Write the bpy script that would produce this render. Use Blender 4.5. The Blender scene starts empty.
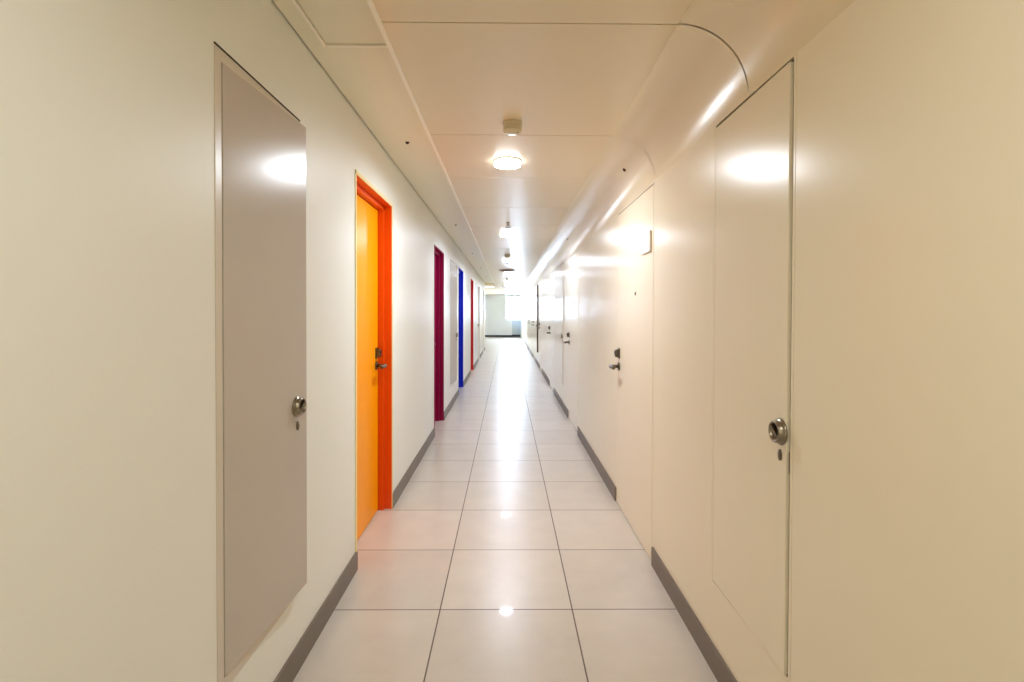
import bpy, bmesh, math, random
from mathutils import Vector, Matrix
random.seed(4)
PI = math.pi
SC = bpy.context.scene
COL = SC.collection

# ------------------------------------------------------------------ materials
def srgb(r, g, b):
    def f(c):
        c /= 255.0
        return c / 12.92 if c <= 0.04045 else ((c + 0.055) / 1.055) ** 2.4
    return (f(r), f(g), f(b), 1.0)

def mat(name, col, rough=0.5, metal=0.0, var=0.04, scale=3.0, bump=0.0, bump_scale=40.0, coat=0.0, spec=0.5, stretch=(1, 1, 1)):
    m = bpy.data.materials.new(name); m.use_nodes = True
    nt = m.node_tree; nt.nodes.clear()
    N = nt.nodes.new; L = nt.links.new
    out = N('ShaderNodeOutputMaterial'); p = N('ShaderNodeBsdfPrincipled')
    L(p.outputs[0], out.inputs[0])
    p.inputs['Roughness'].default_value = rough
    p.inputs['Metallic'].default_value = metal
    p.inputs['Specular IOR Level'].default_value = spec
    p.inputs['Coat Weight'].default_value = coat
    p.inputs['Coat Roughness'].default_value = 0.12
    tc = N('ShaderNodeTexCoord'); mp = N('ShaderNodeMapping')
    mp.inputs['Scale'].default_value = stretch
    L(tc.outputs['Object'], mp.inputs['Vector'])
    nz = N('ShaderNodeTexNoise'); nz.inputs['Scale'].default_value = scale; nz.inputs['Detail'].default_value = 4
    L(mp.outputs[0], nz.inputs['Vector'])
    mx = N('ShaderNodeMix'); mx.data_type = 'RGBA'
    c = col[:3]
    mx.inputs[6].default_value = tuple(x * (1 - var) for x in c) + (1,)
    mx.inputs[7].default_value = tuple(min(1, x * (1 + var)) for x in c) + (1,)
    L(nz.outputs[0], mx.inputs[0]); L(mx.outputs[2], p.inputs['Base Color'])
    rr = N('ShaderNodeMapRange')
    rr.inputs['To Min'].default_value = rough * 0.97; rr.inputs['To Max'].default_value = rough * 1.03
    L(nz.outputs[0], rr.inputs['Value']); L(rr.outputs[0], p.inputs['Roughness'])
    if bump:
        n2 = N('ShaderNodeTexNoise'); n2.inputs['Scale'].default_value = bump_scale; n2.inputs['Detail'].default_value = 3
        L(mp.outputs[0], n2.inputs['Vector'])
        b = N('ShaderNodeBump'); b.inputs['Strength'].default_value = bump; b.inputs['Distance'].default_value = 0.01
        L(n2.outputs[0], b.inputs['Height']); L(b.outputs[0], p.inputs['Normal'])
    return m

def glow(name, col, strength):
    m = bpy.data.materials.new(name); m.use_nodes = True
    nt = m.node_tree; nt.nodes.clear()
    out = nt.nodes.new('ShaderNodeOutputMaterial'); e = nt.nodes.new('ShaderNodeEmission')
    e.inputs[0].default_value = tuple(col) + (1,); e.inputs[1].default_value = strength
    nt.links.new(e.outputs[0], out.inputs[0])
    return m

def tile_mat():
    m = bpy.data.materials.new('porcelain_tiles'); m.use_nodes = True
    nt = m.node_tree; nt.nodes.clear()
    N = nt.nodes.new; L = nt.links.new
    out = N('ShaderNodeOutputMaterial'); p = N('ShaderNodeBsdfPrincipled'); L(p.outputs[0], out.inputs[0])
    tc = N('ShaderNodeTexCoord'); mp = N('ShaderNodeMapping')
    mp.inputs['Location'].default_value = (0.3, -0.572 + 6.0, 0)
    L(tc.outputs['Object'], mp.inputs[0])
    br = N('ShaderNodeTexBrick'); br.offset = 0.0; br.squash = 1.0
    br.inputs['Scale'].default_value = 1.0
    br.inputs['Brick Width'].default_value = 0.6; br.inputs['Row Height'].default_value = 0.6
    br.inputs['Mortar Size'].default_value = 0.0032; br.inputs['Mortar Smooth'].default_value = 0.1
    br.inputs['Bias'].default_value = 0.0
    br.inputs['Color1'].default_value = srgb(*TILE1)
    br.inputs['Color2'].default_value = srgb(*TILE2)
    br.inputs['Mortar'].default_value = srgb(92, 76, 64)
    L(mp.outputs[0], br.inputs['Vector'])
    p.inputs['Specular IOR Level'].default_value = 0.5
    p.inputs['Coat Weight'].default_value = 0.07; p.inputs['Coat Roughness'].default_value = 0.03
    nz = N('ShaderNodeTexNoise'); nz.inputs['Scale'].default_value = 5.0; nz.inputs['Detail'].default_value = 6; nz.inputs['Roughness'].default_value = 0.6
    L(tc.outputs['Object'], nz.inputs['Vector'])
    rp = N('ShaderNodeMapRange'); rp.inputs['From Min'].default_value = 0.3; rp.inputs['From Max'].default_value = 0.7
    rp.inputs['To Min'].default_value = 0.94; rp.inputs['To Max'].default_value = 1.04
    L(nz.outputs[0], rp.inputs['Value'])
    mx = N('ShaderNodeMix'); mx.data_type = 'RGBA'; mx.blend_type = 'MULTIPLY'; mx.inputs[0].default_value = 1.0
    L(br.outputs['Color'], mx.inputs[6]); L(rp.outputs[0], mx.inputs[7])
    L(mx.outputs[2], p.inputs['Base Color'])
    r2 = N('ShaderNodeMapRange'); r2.inputs['To Min'].default_value = 0.30; r2.inputs['To Max'].default_value = 0.5
    L(br.outputs['Fac'], r2.inputs['Value']); L(r2.outputs[0], p.inputs['Roughness'])
    bp = N('ShaderNodeBump'); bp.inputs['Strength'].default_value = 0.4; bp.inputs['Distance'].default_value = 0.002; bp.invert = True
    L(br.outputs['Fac'], bp.inputs['Height']); L(bp.outputs[0], p.inputs['Normal'])
    return m

def glass_mat():
    m = bpy.data.materials.new('window_glass'); m.use_nodes = True
    nt = m.node_tree; nt.nodes.clear()
    N = nt.nodes.new; L = nt.links.new
    out = N('ShaderNodeOutputMaterial'); tr = N('ShaderNodeBsdfTransparent'); gl = N('ShaderNodeBsdfGlossy')
    tr.inputs[0].default_value = (0.93, 0.97, 0.98, 1); gl.inputs['Roughness'].default_value = 0.02
    fr = N('ShaderNodeFresnel'); fr.inputs[0].default_value = 1.45
    mx = N('ShaderNodeMixShader'); L(fr.outputs[0], mx.inputs[0]); L(tr.outputs[0], mx.inputs[1]); L(gl.outputs[0], mx.inputs[2])
    L(mx.outputs[0], out.inputs[0])
    return m

TILE1 = (196, 187, 176); TILE2 = (203, 194, 183)
M = {}
M['wall'] = mat('white_wall_paint', srgb(230, 231, 226), 0.42, var=0.012, scale=2.0, bump=0.03, bump_scale=120, spec=0.35)
M['cream'] = mat('cream_laminate', srgb(231, 221, 198), 0.245, var=0.010, scale=1.2, spec=0.22)
M['ceiling'] = mat('cream_metal_ceiling', srgb(224, 210, 181), 0.31, var=0.012, scale=1.2, spec=0.9)
M['strip'] = mat('pale_ceiling_strip', srgb(230, 226, 206), 0.35, var=0.012)
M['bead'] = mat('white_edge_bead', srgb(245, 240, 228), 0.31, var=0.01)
M['tile'] = tile_mat()
M['white'] = mat('cool_white_wall_paint', srgb(222, 229, 238), 0.5, var=0.012)
M['base'] = mat('grey_baseboard', srgb(112, 101, 92), 0.45, var=0.06, scale=14)
M['grey'] = mat('grey_beige_paint', srgb(190, 182, 175), 0.24, var=0.03, scale=4, spec=0.3)
M['greyframe'] = mat('grey_beige_frame_paint', srgb(206, 197, 184), 0.31, var=0.03, scale=4)
M['palegrey'] = mat('pale_grey_paint', srgb(226, 226, 226), 0.31, var=0.02)
M['steel'] = mat('brushed_steel', srgb(178, 168, 150), 0.28, metal=1.0, var=0.08, scale=30)
M['darksteel'] = mat('dark_steel', srgb(112, 104, 92), 0.31, metal=1.0, var=0.1, scale=30)
M['pullsteel'] = mat('satin_steel', srgb(146, 136, 120), 0.31, metal=1.0, var=0.06, scale=30)
M['black'] = mat('black_recess', srgb(26, 20, 17), 0.4, var=0.1)
M['brown'] = mat('dark_brown_paint', srgb(82, 62, 54), 0.35, var=0.06)
M['plastic'] = mat('ivory_plastic', srgb(206, 196, 168), 0.4, var=0.02)
M['whitepl'] = mat('white_plastic', srgb(236, 234, 228), 0.35, var=0.01)
M['sensor'] = mat('dark_red_sensor', srgb(34, 12, 8), 0.4, var=0.1)
M['void'] = mat('dark_cavity', srgb(60, 54, 46), 0.9, var=0.1)  # dark tone, standing in for shade inside door and hatch gaps
M['spandrel'] = mat('blue_grey_panel', srgb(176, 192, 206), 0.4, var=0.03)
M['alu'] = mat('white_window_frame', srgb(232, 234, 235), 0.4, var=0.02)
M['darkbase'] = mat('dark_blue_grey_baseboard', srgb(52, 54, 66), 0.45, var=0.06)
M['glass'] = glass_mat()
DOORC = {
    'orange': ((254, 160, 0), (222, 80, 2)),
    'magenta': ((140, 0, 64), (140, 0, 64)),
    'blue': ((10, 38, 190), (10, 38, 190)),
    'red': ((196, 34, 26), (196, 34, 26)),
    'white': ((228, 226, 220), (228, 226, 220)),
}
DM = {}
for k, (a, b) in DOORC.items():
    DM[k] = (mat(k + '_door_paint', srgb(*a), 0.34, var=0.03, scale=3, spec=0.18),
             mat(k + '_frame_paint', srgb(*b), 0.35, var=0.03, scale=3, spec=0.3))

# ------------------------------------------------------------------ mesh helpers
class MB:
    def __init__(self): self.bm = bmesh.new(); self.smooth = False
    def _add(self, tmp, mx=None):
        if mx is not None: bmesh.ops.transform(tmp, matrix=mx, verts=tmp.verts)
        me = bpy.data.meshes.new('tmp'); tmp.to_mesh(me); tmp.free()
        self.bm.from_mesh(me); bpy.data.meshes.remove(me)
    def box(self, x0, x1, y0, y1, z0, z1, bev=0.0, mx=None):
        t = bmesh.new(); bmesh.ops.create_cube(t, size=1)
        bmesh.ops.transform(t, matrix=Matrix.Translation(((x0+x1)/2, (y0+y1)/2, (z0+z1)/2)) @ Matrix.Diagonal((abs(x1-x0), abs(y1-y0), abs(z1-z0), 1)), verts=t.verts)
        if bev: bmesh.ops.bevel(t, geom=t.edges[:], offset=bev, segments=2, affect='EDGES', profile=0.6)
        self._add(t, mx); return self
    def lathe(self, prof, pos, axis=(0, 0, 1), seg=32, mx=None):
        """prof: (radius, height) pairs along axis"""
        t = bmesh.new(); rings = []
        for r, h in prof:
            if r < 1e-6: rings.append([t.verts.new((0, 0, h))])
            else: rings.append([t.verts.new((r*math.cos(2*PI*i/seg), r*math.sin(2*PI*i/seg), h)) for i in range(seg)])
        for A, B in zip(rings[:-1], rings[1:]):
            for i in range(seg):
                j = (i+1) % seg
                if len(A) == 1 and len(B) == 1: continue
                if len(A) == 1: t.faces.new((A[0], B[i], B[j]))
                elif len(B) == 1: t.faces.new((A[i], B[0], A[j]))
                else: t.faces.new((A[i], B[i], B[j], A[j]))
        bmesh.ops.recalc_face_normals(t, faces=t.faces)
        for f in t.faces: f.smooth = True
        q = Vector((0, 0, 1)).rotation_difference(Vector(axis)).to_matrix().to_4x4()
        m2 = Matrix.Translation(pos) @ q
        self._add(t, (mx @ m2) if mx is not None else m2); return self
    def cyl(self, pos, axis, r, h, seg=28, bev=0.0015, mx=None):
        b = min(bev, r*0.4, h*0.4)
        return self.lathe([(0, 0), (r-b, 0), (r, b), (r, h-b), (r-b, h), (0, h)], pos, axis, seg, mx)
    def tube(self, pts, r, seg=12, mx=None):
        t = bmesh.new(); rings = []; pts = [Vector(p) for p in pts]
        up = Vector((0.13, 0.21, 1)).normalized()
        for k, p in enumerate(pts):
            d = (pts[min(k+1, len(pts)-1)] - pts[max(k-1, 0)]).normalized()
            a = d.cross(up).normalized(); b = d.cross(a).normalized()
            rr = r[k] if isinstance(r, (list, tuple)) else r
            rings.append([t.verts.new(p + a*rr*math.cos(2*PI*i/seg) + b*rr*math.sin(2*PI*i/seg)) for i in range(seg)])
        for A, B in zip(rings[:-1], rings[1:]):
            for i in range(seg):
                j = (i+1) % seg; t.faces.new((A[i], B[i], B[j], A[j]))
        t.faces.new(rings[0][::-1]); t.faces.new(rings[-1])
        bmesh.ops.recalc_face_normals(t, faces=t.faces)
        for f in t.faces: f.smooth = len(f.verts) == 4
        self._add(t, mx); return self
    def prism(self, prof, y0, y1):
        """closed polygon of (x, z) extruded along y"""
        t = bmesh.new()
        A = [t.verts.new((x, y0, z)) for x, z in prof]; B = [t.verts.new((x, y1, z)) for x, z in prof]
        n = len(prof)
        for i in range(n):
            j = (i+1) % n; t.faces.new((A[i], A[j], B[j], B[i]))
        t.faces.new(A[::-1]); t.faces.new(B)
        bmesh.ops.recalc_face_normals(t, faces=t.faces)
        self._add(t); return self
    def sheet(self, prof, y0, y1):
        t = bmesh.new()
        A = [t.verts.new((x, y0, z)) for x, z in prof]; B = [t.verts.new((x, y1, z)) for x, z in prof]
        for i in range(len(prof)-1): t.faces.new((A[i], A[i+1], B[i+1], B[i])).smooth = True
        self._add(t); return self
    def rot(self, mx):
        bmesh.ops.transform(self.bm, matrix=mx, verts=self.bm.verts); return self
    def build(self, name, material, parent=None, base=None):
        o0 = Vector((0, 0, 0))
        if base is not None: o0 = Vector(base)
        elif parent is not None: o0 = parent['_o'] if isinstance(parent, dict) else BASE.get(parent.name, o0)
        bmesh.ops.translate(self.bm, vec=-o0, verts=self.bm.verts)
        me = bpy.data.meshes.new(name); self.bm.to_mesh(me); self.bm.free()
        me.materials.append(material)
        ob = bpy.data.objects.new(name, me); COL.objects.link(ob)
        if parent is not None: ob.parent = parent
        else: ob.location = o0
        BASE[ob.name] = o0
        return ob
BASE = {}

def tag(o, label=None, cat=None, group=None, kind=None):
    if label: o['label'] = label
    if cat: o['category'] = cat
    if group: o['group'] = group
    if kind: o['kind'] = kind
    return o

def thing(name, loc, label, cat, group=None, kind=None):
    o = bpy.data.objects.new(name, None); o.empty_display_size = 0.1
    COL.objects.link(o); o.location = loc; BASE[o.name] = Vector(loc)
    return tag(o, label, cat, group, kind)

def dup(root, loc, label, group=None):
    r = root.copy(); COL.objects.link(r); r.location = loc; r['label'] = label
    if group: r['group'] = group
    for ch in list(root.children):
        c = ch.copy(); COL.objects.link(c); c.parent = r
        for g in ch.children:
            d = g.copy(); COL.objects.link(d); d.parent = c
    return r

# ------------------------------------------------------------------ dimensions
XL, XR = -0.788, 0.786          # wall faces
ZC, ZS = 2.289, 2.383           # ceiling, side strip
ZW = 2.057                      # where the cove starts
YB, YE = -3.6, 28.3             # back and far wall
YLE = 18.8                      # the white wall ends; a lobby opens
T = 0.14
BBH = 0.098                     # baseboard height

left_doors = [(2.745, 3.60, 'orange'), (5.70, 6.53, 'magenta'), (8.57, 9.42, 'blue'), (11.42, 12.25, 'red'), (14.4, 15.25, 'white'), (17.25, 18.1, 'white')]
left_hatches = [(1.428, 2.005), (7.28, 7.90), (13.05, 13.68)]
right_doors = [(2.79 + 2.952*k, 3.74 + 2.95*k) for k in range(9)]
right_hatches = [1.450 + 5.9*k for k in range(5)]     # near edge

def wall_boxes(mb, x0, x1, y0, y1, z1, ops):
    ops = sorted(ops); y = y0
    for (a, b, za, zb) in ops:
        if a > y: mb.box(x0, x1, y, a, 0, z1)
        if za > 0: mb.box(x0, x1, a, b, 0, za)
        if zb < z1: mb.box(x0, x1, a, b, zb, z1)
        y = b
    if y < y1: mb.box(x0, x1, y, y1, 0, z1)

# ------------------------------------------------------------------ floor, walls, ceiling
fl = MB().box(-4.2, 1.2, YB-0.3, YE+0.9, -0.12, 0).build('floor', M['tile'])
tag(fl, 'polished beige square floor tiles running down the corridor', 'floor', kind='structure')

w = MB()
wall_boxes(w, XL-T, XL, YB, YLE, 2.60, [(a, b, 0, 2.07) for a, b, c in left_doors] + [(a, b, 0.287, 2.07) for a, b in left_hatches])
wl = w.build('wall_left', M['wall'])
tag(wl, 'plain off-white wall with the orange, magenta, blue and red doors', 'wall', kind='structure')
bk = MB().box(XL-0.42, XL-0.36, YB, YLE, 0, 2.6)
for y in [YB, 2.3, 5.2, 8.1, 11, 14, 16.6, YLE-0.1]: bk.box(XL-0.36, XL-T, y, y+0.1, 0, 2.6)
bk.build('cavity_light_block', M['void'], wl)  # unseen backing added to stop daylight leaking through door gaps

w = MB()
wall_boxes(w, XR, XR+T, YB, YE, 2.60, [(a, b, 0, ZW) for a, b in right_doors] + [(a-0.018, a+0.548, 0.320, ZW) for a in right_hatches])
wr = w.build('wall_right', M['cream'])
tag(wr, 'glossy cream panelled wall with flush cream doors', 'wall', kind='structure')
bk = MB().box(XR+0.36, XR+0.42, YB, YE, 0, 2.6)
for y in [YB, 2.3, 5.2, 8.1, 11, 14, 16.9, 20, 23, 26, YE-0.1]: bk.box(XR+T, XR+0.36, y, y+0.1, 0, 2.6)
bk.build('cavity_light_block', M['void'], wr)  # added out of sight to keep daylight out of the gaps

wb = MB().box(-1.0, 1.0, YB-0.15, YB, 0, 2.6).build('wall_back', M['cream'])
tag(wb, 'cream end wall behind the viewpoint', 'wall', kind='structure')

# far wall with a window, and a niche panel beneath it
WX0, WX1, WZ0, WZ1 = -0.06, 0.74, 0.93, 2.17
NX0 = 0.27
w = MB()
w.box(-3.4, WX0, YE, YE+0.2, 0, 2.6); w.box(WX0, WX1, YE, YE+0.2, WZ1, 2.6); w.box(WX1, 1.2, YE, YE+0.2, 0, 2.6)
w.box(WX0, NX0, YE, YE+0.2, 0, WZ0)
wf = w.build('wall_far', M['white'])
tag(wf, 'pale end wall with a bright window at the end of the corridor', 'wall', kind='structure')
MB().box(NX0, WX1, YE+0.14, YE+0.2, 0, WZ0).build('niche_panel', M['spandrel'], wf)

wl2 = MB()
wall_boxes(wl2, -3.4, -3.2, YLE-0.2, YE, 2.6, [(23.4, 25.2, 0.9, 2.15)])
wlb = wl2.build('wall_lobby', M['white'])
tag(wlb, 'white side wall of the lobby beyond the white wall end', 'wall', kind='structure')
wl3 = MB().box(-3.4, XL-T, YLE-0.14, YLE, 0, 2.6).build('wall_return', M['white'])
tag(wl3, 'white return wall where the corridor opens into the lobby', 'wall', kind='structure')

def window(n, loc, along_x, x0, x1, y0, y1, label, mull):
    win = thing('window_%d' % n, loc, label, 'window', kind='structure')
    f = MB(); e = 0.035
    if along_x:
        f.box(x0, x0+e, y0, y1, WZ0, WZ1, .003); f.box(x1-e, x1, y0, y1, WZ0, WZ1, .003)
        f.box(x0, x1, y0, y1, WZ0, WZ0+e, .003); f.box(x0, x1, y0, y1, WZ1-e, WZ1, .003)
        for m_ in mull: f.box(m_-.015, m_+.015, y0, y1, WZ0, WZ1, .003)
    else:
        z0, z1 = 0.9, 2.15
        f.box(x0, x1, y0, y0+e, z0, z1, .003); f.box(x0, x1, y1-e, y1, z0, z1, .003)
        f.box(x0, x1, y0, y1, z0, z0+e, .003); f.box(x0, x1, y0, y1, z1-e, z1, .003)
        for m_ in mull: f.box(x0, x1, m_-.02, m_+.02, z0, z1, .003)
    f.build('window_frame', M['alu'], win)
    if along_x: MB().box(x0+e, x1-e, (y0+y1)/2-.003, (y0+y1)/2+.003, WZ0+e, WZ1-e).build('pane', M['glass'], win)
    else: MB().box((x0+x1)/2-.003, (x0+x1)/2+.003, y0+e, y1-e, .9+e, 2.15-e).build('pane', M['glass'], win)
window(1, (0.29, YE+.1, WZ0), True, WX0, WX1, YE+0.06, YE+0.12, 'bright overexposed window in the end wall of the corridor', [0.29])
window(2, (-3.3, 24.2, 0.9), False, -3.32, -3.26, 23.4, 25.2, 'wide unseen window added in the lobby side wall for daylight', [24.2])  # unseen window, added to bring daylight into the lobby

# ceiling: panels, cove, side strip, edge bead
joints = [1.72, 2.80, 3.69, 4.73, 5.77, 6.70, 7.78]
while joints[-1] < YE-0.5: joints.append(joints[-1] + 1.0)
pre = [1.714 - 1.0*k for k in range(6, 0, -1)]
ys = [YB] + [y for y in pre if y > YB+.1] + joints + [YE]
G = 0.003
ce = MB().box(-4.2, 1.2, YB-.3, YE+.9, 2.60, 2.72).build('ceiling', M['void'])
tag(ce, 'glossy cream panel ceiling with a curved cove and a pale side strip', 'ceiling', kind='structure')
pn = MB(); cv = MB()
CX, CZ, CR = 0.554, 2.059, 0.232
arc = [(CX + CR*math.cos(a), CZ + CR*math.sin(a)) for a in [PI/2*i/24 for i in range(25)]]
arc2 = [(CX + (CR+.012)*math.cos(a), CZ + (CR+.012)*math.sin(a)) for a in [PI/2*i/24 for i in range(25)]]
for a, b in zip(ys[:-1], ys[1:]):
    x0 = -0.413 if b <= YLE+1 else -3.2
    pn.box(x0, CX-0.001, a+G, b-G, ZC, ZC+0.015, .0012)
    cv.sheet(arc, a+G, b-G); cv.sheet(arc2[::-1], a+G, b-G)
# joint in the lobby where the panels widen
pn.box(-3.2, -0.415, YLE, [y for y in ys if y > YLE+1][0]-1.0-G if False else YLE+0.02, ZC, ZC+0.25)
wide = [b for a, b in zip(ys[:-1], ys[1:]) if b <= YLE+1 and b > YLE]
if wide: pn.box(-3.2, -0.415, YLE+0.022, max(wide)-G, ZC, ZC+0.015, .0012)
pn.build('ceiling_panels', M['ceiling'], ce)
M['cove'] = mat('cream_metal_cove', srgb(225, 212, 184), 0.25, var=0.012, scale=1.2, spec=0.8)
cvo = cv.build('cove', M['cove'], ce)
bp = MB().box(-0.413, CX+0.25, YB, YE, ZC+0.03, ZC+0.04).build('backing_sheet', M['void'], ce)
st = MB()
XS0, XS1 = XL+0.008, -0.424
PX, PY = -0.712, 2.065             # edges of the access panel near the camera
st.box(XS0, PX-.004, YB, PY+.004, ZS, ZS+.02, .001)
st.box(XS0, XS1, PY+.004, 7.7, ZS, ZS+.02, .001)
st.box(XS0, XS1, 7.704, 13.4, ZS, ZS+.02, .001)
st.box(XS0, XS1, 13.404, YLE, ZS, ZS+.02, .001)
st.build('side_strip', M['strip'], ce)
ap = MB()
ap.box(PX+.010, XS1, YB, PY-.012, ZS+.004, ZS+.02, .002)
ap.build('access_panel', M['strip'], ce)
ap = MB()
ap.box(PX-.004, PX+.007, YB, PY+.004, ZS-.003, ZS+.02, .002); ap.box(PX+.007, XS1, PY-.008, PY+.004, ZS-.003, ZS+.02, .002)
ap.build('access_panel_rim', M['bead'], ce)
eb = MB().box(-0.4245, -0.408, YB, YLE+.02, ZC-.004, ZC+.004, .0018).box(-0.4245, -0.4235, YB, YLE+.02, ZC, 2.40).build('edge_highlight_bead', M['bead'], ce)  # white tone put in for the highlight along the ceiling edge

# baseboards
def runs(y0, y1, cuts):
    out = []; y = y0
    for a, b in sorted(cuts):
        out.append((y, a)); y = b
    out.append((y, y1)); return [q for q in out if q[1]-q[0] > .02]
def bb_prof(x, s):   # s = +1: grows toward +x
    return [(x, 0), (x + s*.010, 0), (x + s*.010, BBH-.004), (x + s*.007, BBH), (x, BBH)]
b = MB()
for a, c in runs(YB, YLE, [(q[0], q[1]) for q in left_doors]): b.prism(bb_prof(XL, 1), a, c)
tag(b.build('baseboard_left', M['base']), 'grey baseboard running along the white wall between coloured doors', 'baseboard', kind='structure')
b = MB()
for a, c in runs(YB, YE, right_doors): b.prism(bb_prof(XR, -1), a, c)
tag(b.build('baseboard_right', M['base']), 'grey baseboard running along the cream wall between flush doors', 'baseboard', kind='structure')
b = MB().box(-3.2, NX0, YE-.012, YE, 0, .11, .002).box(NX0, WX1, YE+.128, YE+.14, 0, .13, .002)
tag(b.build('baseboard_far', M['darkbase']), 'dark baseboard at the foot of the pale end wall', 'baseboard', kind='structure')

# ------------------------------------------------------------------ door hardware; s = direction out of the wall (+1 on the left wall)
def lever(parent, x, y, z, s, hinge):
    """lever handle on a rose; hinge = direction the lever points along y"""
    h = MB()
    h.cyl((x, y, z), (s, 0, 0), 0.028, 0.010, 28, .002)
    h.cyl((x + s*.010, y, z), (s, 0, 0), 0.012, 0.050, 20, .002)
    X = x + s*.062
    pts = [(X - s*.012, y, z), (X, y + hinge*.006, z)] + [(X, y + hinge*(.02 + .024*i), z) for i in range(5)]
    h.tube(pts, [.012, .014, .014, .013, .0125, .012, .011])
    return h.build('lever_handle', M['darksteel'], parent)
def rim_lock(parent, x, y, z, s):
    p = MB().box(min(x, x+s*.008), max(x, x+s*.008), y-.026, y+.026, z-.036, z+.036, .003).build('lock_plate', M['darksteel'], parent)
    MB().box(min(x+s*.006, x+s*.031), max(x+s*.006, x+s*.031), y-.021, y+.021, z-.026, z+.026, .006).build('lock_body', M['darksteel'], p)
    MB().cyl((x+s*.030, y, z+.004), (s, 0, 0), .012, .004, 20, .001).build('key_cylinder', M['black'], p)
    return p
def round_pull(parent, x, y, z, s, mx=None, dz=.076):
    """recessed round pull with a turn bar, and a keyhole below"""
    k = MB(); mx = (mx or Matrix()) @ Matrix.Translation((x, y, z)) @ Matrix.Scale(.92, 4) @ Matrix.Translation((-x, -y, -z))
    k.lathe([(0, .0), (.041, 0), (.041, .004), (.037, .007), (.036, .008), (.034, .009), (.034, .020), (.032, .023), (.0285, .023), (.027, .021), (.026, .010), (0, .010)], (x, y, z), (s, 0, 0), 40, mx)
    kk = k.build('round_pull', M['pullsteel'], parent)
    MB().lathe([(0, .0105), (.0258, .0105)], (x, y, z), (s, 0, 0), 32, mx).build('pull_recess', M['black'], kk)
    tb = (mx or Matrix()) @ Matrix.Translation((x, y, z)) @ Matrix.Rotation(math.radians(35), 4, 'X') @ Matrix.Translation((-x, -y, -z))
    MB().box(min(x+s*.009, x+s*.023), max(x+s*.009, x+s*.023), y-.027, y+.027, z-.006, z+.006, .002, tb).build('turn_bar', M['darksteel'], kk)
    e = MB()
    e.lathe([(0, 0), (.0095, 0), (.0095, .003), (.008, .005), (0, .005)], (x, y, z-dz), (s, 0, 0), 24, (mx or Matrix()) @ Matrix.Translation((0, 0, z-dz)) @ Matrix.Diagonal((1, 1, 1.9, 1)) @ Matrix.Translation((0, 0, -(z-dz))))
    e.build('keyhole_cover', M['darksteel'], parent)
    return kk

# coloured recessed doors
lab_left = {
    'orange': 'bright orange recessed door with red-orange frame and lever handle',
    'magenta': 'deep magenta recessed door in the white wall',
    'blue': 'royal blue recessed door just past the second grey service hatch',
    'red': 'red recessed door in the white wall beyond the blue door',
}
def left_door(n, y0, y1, colr, label):
    dl, fr = DM[colr]
    d = thing('door_%d' % n, (XL, (y0+y1)/2, 0), label, 'door', kind='structure')
    f = MB(); zt = 2.07; a = .006; x1 = XL + .001
    xs = XL - .048                      # the stop begins here and is thicker
    f.box(XL-T, x1, y0, y0+a, 0, zt, .002); f.box(XL-T, x1, y1-a, y1, 0, zt, .002); f.box(XL-T, x1, y0, y1, zt-a, zt, .002)
    st_ = .026
    f.box(XL-T, xs, y0+a-.001, y0+a+st_, 0, zt-a, .002); f.box(XL-T, xs, y1-a-st_, y1-a+.001, 0, zt-a, .002); f.box(XL-T, xs, y0+a, y1-a, zt-a-st_, zt-a+.001, .002)
    f.build('door_frame', fr, d)
    e = MB(); q = .013 if colr == 'orange' else .003
    e.box(XL-.004, XL+.006, y0-q, y0+.002, 0, zt+q, .0015); e.box(XL-.004, XL+.006, y1-.002, y1+q, 0, zt+q, .0015)
    e.box(XL-.004, XL+.006, y0-q, y1+q, zt-.004, zt+q+.004, .0015)
    tag(e.build('edge_trim', M['edge' ] if colr == 'orange' else fr, d), 'pale cream edging' if colr == 'orange' else None)
    xl = XL - .085
    MB().box(xl-.04, xl, y0+a+st_+.003, y1-a-st_-.008, .007, zt-a-st_-.004, .0015).build('door_leaf', dl, d)
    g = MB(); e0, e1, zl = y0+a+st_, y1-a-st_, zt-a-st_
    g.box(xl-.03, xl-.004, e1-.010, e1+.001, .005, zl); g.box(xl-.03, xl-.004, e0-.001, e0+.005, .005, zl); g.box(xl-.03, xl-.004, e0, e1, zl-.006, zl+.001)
    g.build('door_gap_shade', M['void'], d)  # dark strips stand in for the shade in the leaf gap
    if colr == 'orange': yh, hd = y1-a-st_-.058, -1
    else: yh, hd = y0+a+st_+.058, 1
    lever(d, xl, yh, .992, 1, hd)
    rim_lock(d, xl, yh-hd*.008, 1.075, 1)
    return d
M['edge'] = mat('cream_edge_trim', srgb(240, 226, 170), 0.35, var=0.02)
n = 1
nw = 0
for (a, c, colr) in left_doors:
    if colr in lab_left: lb = lab_left[colr]
    else:
        nw += 1
        lb = ['plain white recessed door between the third service hatch and the lobby', 'plain white recessed door closest to the lobby corner'][nw-1]
    left_door(n, a, c, colr, lb); n += 1

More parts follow.
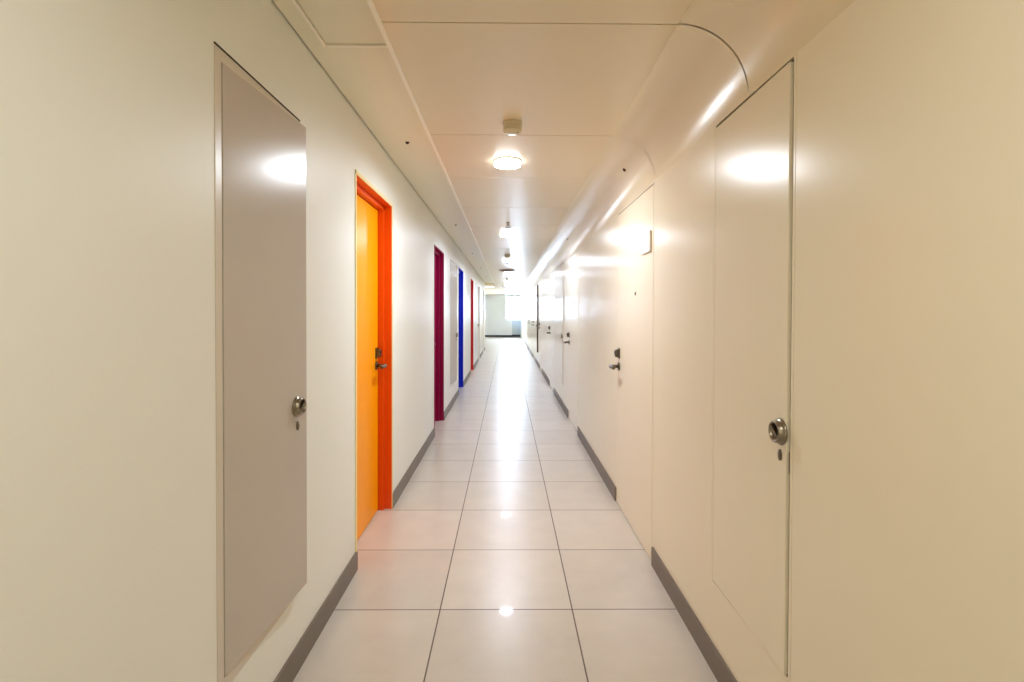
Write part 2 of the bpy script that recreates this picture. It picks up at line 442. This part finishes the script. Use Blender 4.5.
# flush cream doors
lab_r = ['cream flush door across from the orange door, with a small white sign plate',
         'cream flush door across from the magenta door', 'cream flush door across from the blue door', 'cream flush door across from the red door',
         'first cream flush door past the dark brown service hatch', 'second cream flush door past the dark brown service hatch',
         'third cream flush door past the dark brown service hatch', 'fourth cream flush door past the dark brown service hatch',
         'last cream flush door before the end wall']
for k, (a, c) in enumerate(right_doors):
    d = thing('door_%d' % n, (XR, (a+c)/2, 0), lab_r[k], 'door', group='cream flush doors along the cream wall', kind='structure'); n += 1
    f = MB(); q = .030
    f.box(XR-.0005, XR+T, a, a+q, 0, ZW-.001, .001); f.box(XR-.0005, XR+T, c-q+.012, c, 0, ZW-.001, .001); f.box(XR-.0005, XR+T, a+q, c-q, ZW-.012, ZW-.001, .001)
    f.build('door_frame', M['cream'], d)
    MB().box(XR-.001, XR+.040, a+q+.004, c-q+.008, .006, ZW-.017, .0015).build('door_leaf', M['cream'], d)
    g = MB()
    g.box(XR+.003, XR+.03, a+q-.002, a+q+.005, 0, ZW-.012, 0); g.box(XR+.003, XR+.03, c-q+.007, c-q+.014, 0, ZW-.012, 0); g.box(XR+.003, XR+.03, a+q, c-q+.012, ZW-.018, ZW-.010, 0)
    g.build('door_gap_shade', M['void'], d)  # gap shade around the leaf, put in as dark strips
    yh = c - .080
    lever(d, XR-.001, yh, .975, -1, -1)
    rim_lock(d, XR-.001, yh+.004, 1.066, -1)
    yp = 3.23 - 2.81 + a
    MB().lathe([(0, 0), (.011, 0), (.011, .003), (.008, .005), (0, .005)], (XR-.001, yp, 1.467), (-1, 0, 0), 20).build('peephole', M['darksteel'], d)
    if k == 0:
        s = MB().box(XR-.0125, XR-.0035, 2.86, 3.05, 1.685, 1.80, .002).build('sign_plate', M['whitepl'], d)
        m_ = MB()
        for yy, zz in ((2.875, 1.70), (2.875, 1.785), (3.035, 1.70), (3.035, 1.785)): m_.cyl((XR-.0005, yy, zz), (-1, 0, 0), .004, .004, 12, .0005)
        m_.build('standoff', M['steel'], s)

# service hatches in the white wall
hl = ['grey-beige service hatch standing slightly ajar before the orange door', 'grey-beige service hatch between the magenta and blue doors', 'pale grey service hatch in the white wall beyond the red door']
for i, (a, c) in enumerate(left_hatches):
    d = thing('service_hatch', (XL, a, 0.287), hl[i], 'hatch', group='service hatches in the white wall')
    mf, ml = (M['greyframe'], M['grey']) if i < 2 else (M['palegrey'], M['palegrey'])
    f = MB(); q = .033; z0, z1 = .287, 2.07; xo = XL + .002
    f.box(XL-.10, xo, a, a+q, z0, z1, .0015); f.box(XL-.10, xo, c-q, c, z0, z1, .0015)
    f.box(XL-.10, xo, a+q, c-q, z1-q, z1, .0015); f.box(XL-.10, xo, a+q, c-q, z0, z0+q+.008, .0015)
    f.build('hatch_frame', mf, d)
    g = MB(); g.box(XL+.0005, XL+.004, a-.002, c+.002, z1-.0005, z1+.004)     # dark sealant line above
    g.build('seal_line', M['void'], d)
    ang = math.radians(4.0)
    hy = a + q + .003
    mx = Matrix.Translation((XL+.004, hy, 0)) @ Matrix.Rotation(-ang, 4, 'Z') @ Matrix.Translation((-(XL+.004), -hy, 0))
    W = (c-q) - hy + .0
    MB().box(XL-.026, XL+.004, hy, hy+W, z0+.045, z1-q-.002, .002, mx).build('hatch_leaf', ml, d)
    round_pull(d, XL+.004, hy+W-.075, 1.010, 1, mx)

# service hatches in the cream wall
hr = ['cream service hatch with round metal pull, across from the ajar grey hatch', 'cream service hatch with round pull across from the second grey hatch', 'dark brown service hatch in the cream wall',
      'cream service hatch with round pull, first past the brown hatch', 'cream service hatch with round pull, close to the end wall']
for i, a in enumerate(right_hatches):
    d = thing('service_hatch', (XR, a, 0.320), hr[i], 'hatch', group='service hatches in the cream wall')
    ml = M['brown'] if i == 2 else M['cream']
    y0, y1, z0, z1 = a-.018, a+.548, .320, ZW
    f = MB(); q = .012
    f.box(XR-.0005, XR+.09, y0+.002, y0+.014, z0, z1-.001, .001); f.box(XR-.0005, XR+.09, y1-q-.002, y1-.002, z0, z1-.001, .001)
    f.box(XR-.0005, XR+.09, y0+.014, y1-q, z0, z0+.012, .001); f.box(XR+.02, XR+.09, y0+.014, y1-q, z1-.008, z1-.001, .001)
    f.build('hatch_frame', ml, d)
    ang = math.radians(-0.6 if i != 2 else -3.5)      # hinged on the far edge, the near edge stands proud
    hy = y1-q-.005
    mx = Matrix.Translation((XR, hy, 0)) @ Matrix.Rotation(ang, 4, 'Z') @ Matrix.Translation((-XR, -hy, 0))
    ya = y0 + .014 + .009
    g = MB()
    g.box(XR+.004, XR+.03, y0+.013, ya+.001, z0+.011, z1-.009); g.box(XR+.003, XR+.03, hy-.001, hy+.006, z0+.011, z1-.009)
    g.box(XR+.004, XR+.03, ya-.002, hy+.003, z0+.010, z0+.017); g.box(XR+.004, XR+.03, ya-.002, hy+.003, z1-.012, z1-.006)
    g.build('hatch_gap_shade', M['void'], d)  # added dark strips that imitate shade in the hatch gap
    MB().box(XR-.001, XR+.022, ya, hy, z0+.016, z1-.011, .0015, mx).build('hatch_leaf', ml, d)
    round_pull(d, XR-.001, ya+.030, 1.014, -1, mx, .072)
    MB().box(XR-.002, XR+.01, y0+.0135, y0+.0165, .905, .965, .0005).build('strike_plate', M['darksteel'], d)

# ------------------------------------------------------------------ ceiling fittings
ORD = ['first', 'second', 'third', 'fourth', 'fifth', 'sixth', 'seventh', 'eighth', 'ninth']
LAMPC = [(.86, .93, 1.0), (.80, .87, 1.0), (.76, .84, 1.0), (.74, .83, 1.0), (.72, .82, 1.0)]
LS = 225
M['opal'] = glow('opal_ring_glow', (.95, .98, 1.0), 7.0)
def lamp(y, label, col, strength):
    d = thing('ceiling_lamp', (0.0, y, ZC), label, 'ceiling lamp', group='round ceiling lamps along the corridor')
    MB().lathe([(0, 0), (.088, 0), (.088, -.004), (.085, -.007), (0, -.007)], (0, y, ZC)).build('lamp_rim', M['plastic'], d)
    MB().lathe([(.080, -.0065), (.0815, -.029), (.080, -.032), (.079, -.030)], (0, y, ZC)).build('opal_ring', M['opal'], d)
    R_ = .079; sag = .004
    MB().lathe([(R_*k_/8, -.030 - sag*(1 - (k_/8)**2)) for k_ in range(8, -1, -1)], (0, y, ZC)).build('frosted_diffuser', glow('lamp_light', col, strength), d)
    return d
lamp(-2.79, 'added unseen round ceiling lamp farthest behind the viewpoint', (.98, 1.0, .95), LS)  # unseen lamp, added to light the near walls
lamp(0.24, 'added unseen round ceiling lamp directly over the viewpoint', (.97, 1.0, .95), LS*0.36)  # added overhead, out of view, to brighten the near walls
for k in range(8):
    y = 3.27 + 3.03*k
    lb = 'round lit ceiling lamp just past the first smoke detector' if k == 0 else ORD[k] + ' round lit ceiling lamp along the corridor, frosted dome'
    lamp(y, lb, LAMPC[min(k+1, 4)] if k else (.83, .915, 1.0), LS)

sd = None
for k, y in enumerate([2.62, 8.62, 15.0, 21.0]):
    lb = ORD[k] + ' round ivory smoke detector on the corridor ceiling'
    if sd is None:
        sd = thing('smoke_detector', (0.025, y, ZC), lb, 'smoke detector', group='smoke detectors on the corridor ceiling')
        MB().lathe([(0, 0), (.048, 0), (.048, -.010), (.046, -.013), (0, -.013)], (0.025, y, ZC)).build('detector_base', M['plastic'], sd)
        bd = MB().lathe([(0, -.013), (.046, -.013), (.046, -.018), (.042, -.019), (.042, -.025), (.046, -.026), (.046, -.029), (.042, -.030), (.042, -.035), (.046, -.036), (.044, -.044), (.033, -.052), (0, -.054)], (0.025, y, ZC)).build('detector_body', M['plastic'], sd)
        MB().cyl((0.05, y-.022, ZC-.052), (0, 0, -1), .003, .004, 10, .0005).build('indicator', M['sensor'], bd)
    else: dup(sd, (0.0, y, ZC), lb)

sp = None
for k, y in enumerate([5.52, 9.75, 14.0, 18.2, 26.4]):
    lb = ORD[k] + ' small dark sprinkler head hanging from the corridor ceiling'
    if sp is None:
        sp = thing('sprinkler_head', (0.008, y, ZC), lb, 'sprinkler', group='sprinkler heads on the corridor ceiling')
        MB().lathe([(0, 0), (.022, 0), (.020, -.006), (.012, -.009), (0, -.009)], (0.008, y, ZC), seg=20).build('escutcheon', M['steel'], sp)
        s = MB(); s.cyl((0.008, y, ZC-.009), (0, 0, -1), .007, .028, 12)
        for sg in (-1, 1): s.tube([(0.008+sg*.006, y, ZC-.020), (0.008+sg*.016, y, ZC-.030), (0.008+sg*.012, y, ZC-.046), (0.008, y, ZC-.052)], .003, 8)
        s.build('sprinkler_body', M['darksteel'], sp)
        MB().lathe([(0, -.052), (.030, -.053), (.030, -.056), (0, -.057)], (0.008, y, ZC), seg=16).build('deflector', M['darksteel'], sp)
    else: dup(sp, (0.0, y, ZC), lb)

df = None
for k, y in enumerate([11.75, 18.8]):
    lb = ORD[k] + ' round air diffuser on the corridor ceiling'
    if df is None:
        df = thing('air_diffuser', (-0.0, y, ZC), lb, 'air diffuser', group='round air diffusers on the ceiling')
        MB().lathe([(.12, -.002), (.190, 0), (.190, -.006), (.150, -.026), (.146, -.022), (.12, -.004)], (0, y, ZC), seg=40).build('outer_ring', M['base'], df)
        MB().lathe([(.10, -.004), (.128, -.028), (.122, -.030), (.09, -.006)], (0, y, ZC), seg=40).build('inner_ring', M['darksteel'], df)
        MB().lathe([(0, -.004), (.02, -.004), (.02, -.022), (.085, -.030), (.080, -.034), (0, -.036)], (0, y, ZC), seg=40).build('centre_cone', M['whitepl'], df)
    else: dup(df, (0, y, ZC), lb)

def sensor(loc, nrm, lb, grp):
    d = thing('ceiling_sensor', loc, lb, 'sensor', group=grp)
    MB().lathe([(.0125, .0004), (.017, .0004), (.0165, .002), (.013, .003), (.0125, .0015)], loc, nrm, 20).build('sensor_rim', M['strip'] if nrm[0] == 0 else M['ceiling'], d)
    MB().lathe([(0, .014)] + [(.0128*math.sin(t), .0005 + .0135*math.cos(t)) for t in [PI/2*q_/6 for q_ in range(1, 7)]], loc, nrm, 20).build('sensor_lens', M['sensor'], d)
for k in range(5):
    sensor((-0.608, 3.215 + 3.02*k, ZS), (0, 0, -1), ORD[k] + ' small dark sensor dot in the pale ceiling strip', 'sensors in the pale ceiling strip')
for k in range(6):
    a = math.radians(45.5)
    sensor((CX + CR*math.cos(a), 3.215 + 3.02*k, CZ + CR*math.sin(a)), (-math.cos(a), 0, -math.sin(a)), ORD[k] + ' small dark sensor dot in the curved cream cove', 'sensors in the cream cove')

pl = thing('ceiling_light_panel', (-0.66, 19.6, ZC), 'rectangular lit ceiling panel at the lobby corner', 'ceiling light')
MB().box(-.85, -.47, 18.98, 20.2, ZC-.012, ZC, .002).build('panel_frame', M['alu'], pl)
MB().box(-.83, -.49, 19.0, 20.18, ZC-.015, ZC-.011, .001).build('diffuser', glow('panel_light', (.93, .97, 1.0), 1.1), pl)

# ------------------------------------------------------------------ daylight, camera, view
wd = bpy.data.worlds.new('daylight'); SC.world = wd; wd.use_nodes = True
bg = wd.node_tree.nodes['Background']; bg.inputs[0].default_value = (0.64, 0.77, 1.0, 1); bg.inputs[1].default_value = 40.0

cd = bpy.data.cameras.new('camera'); cam = bpy.data.objects.new('camera', cd); COL.objects.link(cam)
SC.camera = cam
F = 526.0
cd.sensor_width = 36.0; cd.sensor_fit = 'HORIZONTAL'; cd.lens = F/1024*36
pitch, yaw, roll = math.radians(-0.8), -5/F, math.radians(0.17)
cam.location = (0, 0, 1.352)
R = Matrix.Rotation(yaw, 3, 'Z') @ Matrix.Rotation(PI/2 + pitch, 3, 'X') @ Matrix.Rotation(roll, 3, 'Z')
cam.rotation_euler = R.to_euler()
hy = 341 - F*math.tan(-pitch)           # horizon row without shift
cd.shift_y = (312 - hy)/1024            # negative moves the picture up
cd.clip_start = 0.02

vs = SC.view_settings
vs.view_transform = 'Standard'; vs.look = 'None'; vs.gamma = 1.0; vs.use_curve_mapping = False
vs.exposure = 0.93
SC.cycles.use_denoising = True
SC.cycles.max_bounces = 14; SC.cycles.diffuse_bounces = 10; SC.cycles.glossy_bounces = 6
SC.cycles.sample_clamp_indirect = 12.0
SC.cycles.caustics_reflective = False
